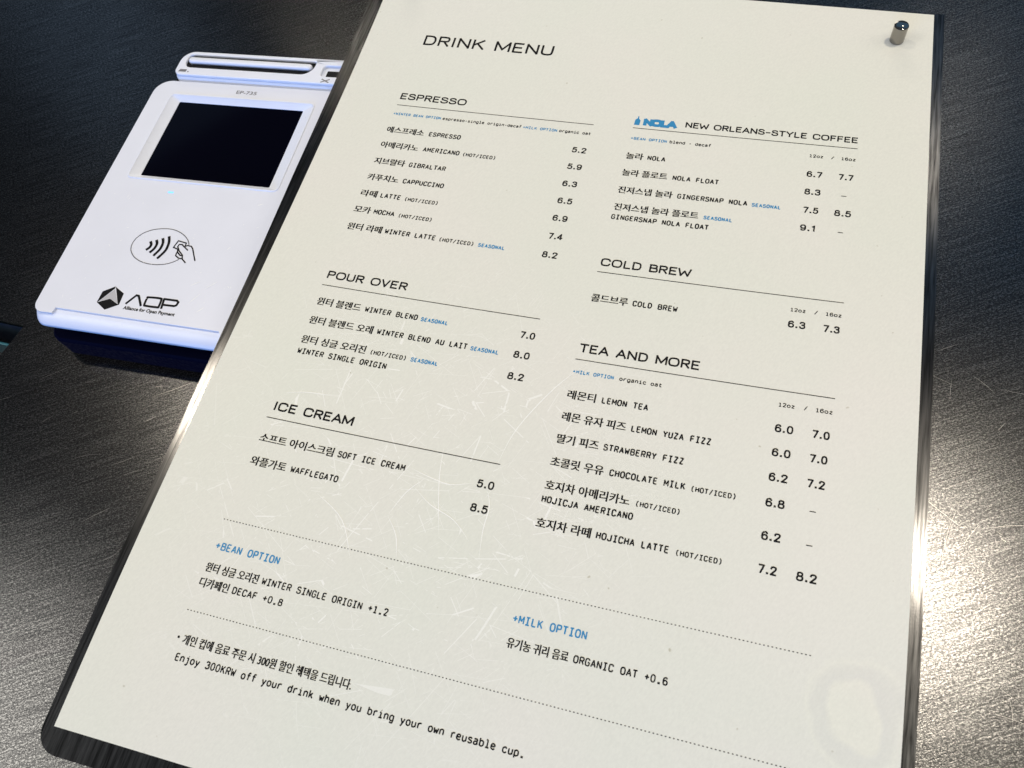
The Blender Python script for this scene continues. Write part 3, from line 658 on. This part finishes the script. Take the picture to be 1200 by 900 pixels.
# fine wear on the cover
a = Acc(lambda u, v, d: PL(u, v, TH + .06 + (a.k % 7) * .004)); r = random.Random(4)
for _ in range(60):
    u0, v0 = r.uniform(4, 84), r.uniform(58, 112); L = r.uniform(.3, 1.4); an = r.choice([r.gauss(-.7, .3), r.uniform(0, 3.1)])
    a.ribbon([(u0, v0), (u0 + L / 2 * math.cos(an), v0 + L / 2 * math.sin(an)), (u0 + L * math.cos(an), v0 + L * math.sin(an))], .12, taper=True)
for (u0, v0, L, an) in ((58, 97, 4, -.6), (64, 97.5, 5, -.75), (60.5, 104, 5, -1.0), (65, 107, 3, -.8), (70, 59.5, 2, -.4)):
    a.ribbon([(u0 + L * t / 4 * math.cos(an), v0 + L * t / 4 * math.sin(an)) for t in range(5)], .22, taper=True)
a.mesh('cover_scratches', m_scr, term, kind='stuff')

# card reader bar behind the screen
RT = 23.0
rd = empty('card_reader_module', PL(45, -7, 0), 'slim white card reader bar with a long swipe slot behind the terminal', 'card reader')
ro = lambda i, b=0: rrect(7.4 + i, -14.6 + i, 88 - i, -.9 + b - i, (6 - i * .5, 3, 3, 3 - i * .3))
ch = rrect(10.6, -12.7, 69.2, -5.4, (2.2, .6, 5.2, 3.2), 8)
chip = rrect(73.2, -10.9, 86, -5.0, (1.8, 1, 1, 1.2), 6)
link_bm('reader_top', slab(ro(.15), [ch, chip], RT - 1.4, RT, PL), m_white, rd, bevel=.45)
V, F = loft([(ro(.1), RT - 1.45), (ro(0, .4), RT - 2.2), (ro(0, .7), RT - 4.8), (ro(.6, .6), RT - 5.3)], PL)
link('reader_shell', V, F, m_white, rd, smooth=True)
V, F = loft([(ro(1.2), RT - 5.35), (ro(1.8), .4), (ro(2.2), 0)], PL)
link('reader_base', V, F, m_black, rd)
link_bm('slot_channel', slab(rrect(10.2, -13.1, 69.6, -5.0, (2.2, .6, 5.2, 3.2), 8), [], RT - 1.44, RT - 1.3, PL), m_black, rd)
# the white bar inside the channel
bar = rrect(11.4, -11.2, 68.0, -8.2, 1.45, 6)
V, F = loft([(rrect(12.3, -10.4, 67.1, -9.0, .6, 6), RT + .35), (rrect(11.7, -10.9, 67.7, -8.5, 1.1, 6), RT + .15), (bar, RT - .4), (bar, RT - 1.25)], PL)
link('slot_bar', V, F, m_white, rd, smooth=True)
link_bm('chip_slot_floor', slab(rrect(72.9, -11.2, 86.3, -4.7, 1, 4), [], RT - 1.43, RT - 1.32, PL), m_white, rd)
link_bm('chip_slot', slab(rrect(75.0, -9.0, 84.6, -5.2, .4, 4), [], RT - 1.31, RT - 1.15, PL), m_black, rd)
PR = lambda u, v, d: PL(u, v, RT + .05 + d * .3)
a = Acc(PR)
for s_ in (-1, 1): a.ribbon([(76.4 - 1.6, -2.5 - s_ * .8), (76.4 + 1.6, -2.5 + s_ * .8)], .5)
a.mesh('cross_print', m_grey, rd)
a = Acc(PR); a.poly([(9.4, -2.5), (12.9, -2.5), (13.1, -3.9), (9.9, -3.9)]); a.poly([(13.7, -2.4), (14.3, -2.4), (14.3, -2.9), (13.7, -2.9)]); a.mesh('card_print', m_grey, rd)

# ------------------------------------------------------------------ long scratches on the counter
m_cs = mat('bright_steel_scratch', (.24, .235, .22), .4, 1.0)
def PK(x, y, d): return W(x, y, .05 + d)
r = random.Random(12); a = Acc(lambda x, y, d: W(x, y, .03 + (a.k % 9) * .004))
for _ in range(130):
    if r.random() < .55: x, y, an = r.uniform(-180, -15), r.uniform(185, 330), r.gauss(-.55, .12)
    else: x, y, an = r.uniform(215, 262), r.uniform(120, 290), r.choice([r.gauss(.35, .25), r.gauss(-.6, .2), r.gauss(-1.45, .15)])
    L = r.choice([r.uniform(1, 4), r.uniform(3, 9), r.uniform(8, 22)]); bd = r.gauss(0, .06); p = []
    for i in range(6): p.append((x, y)); x += L / 5 * math.cos(an); y += L / 5 * math.sin(an); an += bd
    a.ribbon(p, r.uniform(.04, .09), taper=True, cap=False)
link('counter_scratches', a.V, a.F, m_cs, counter, kind='stuff')
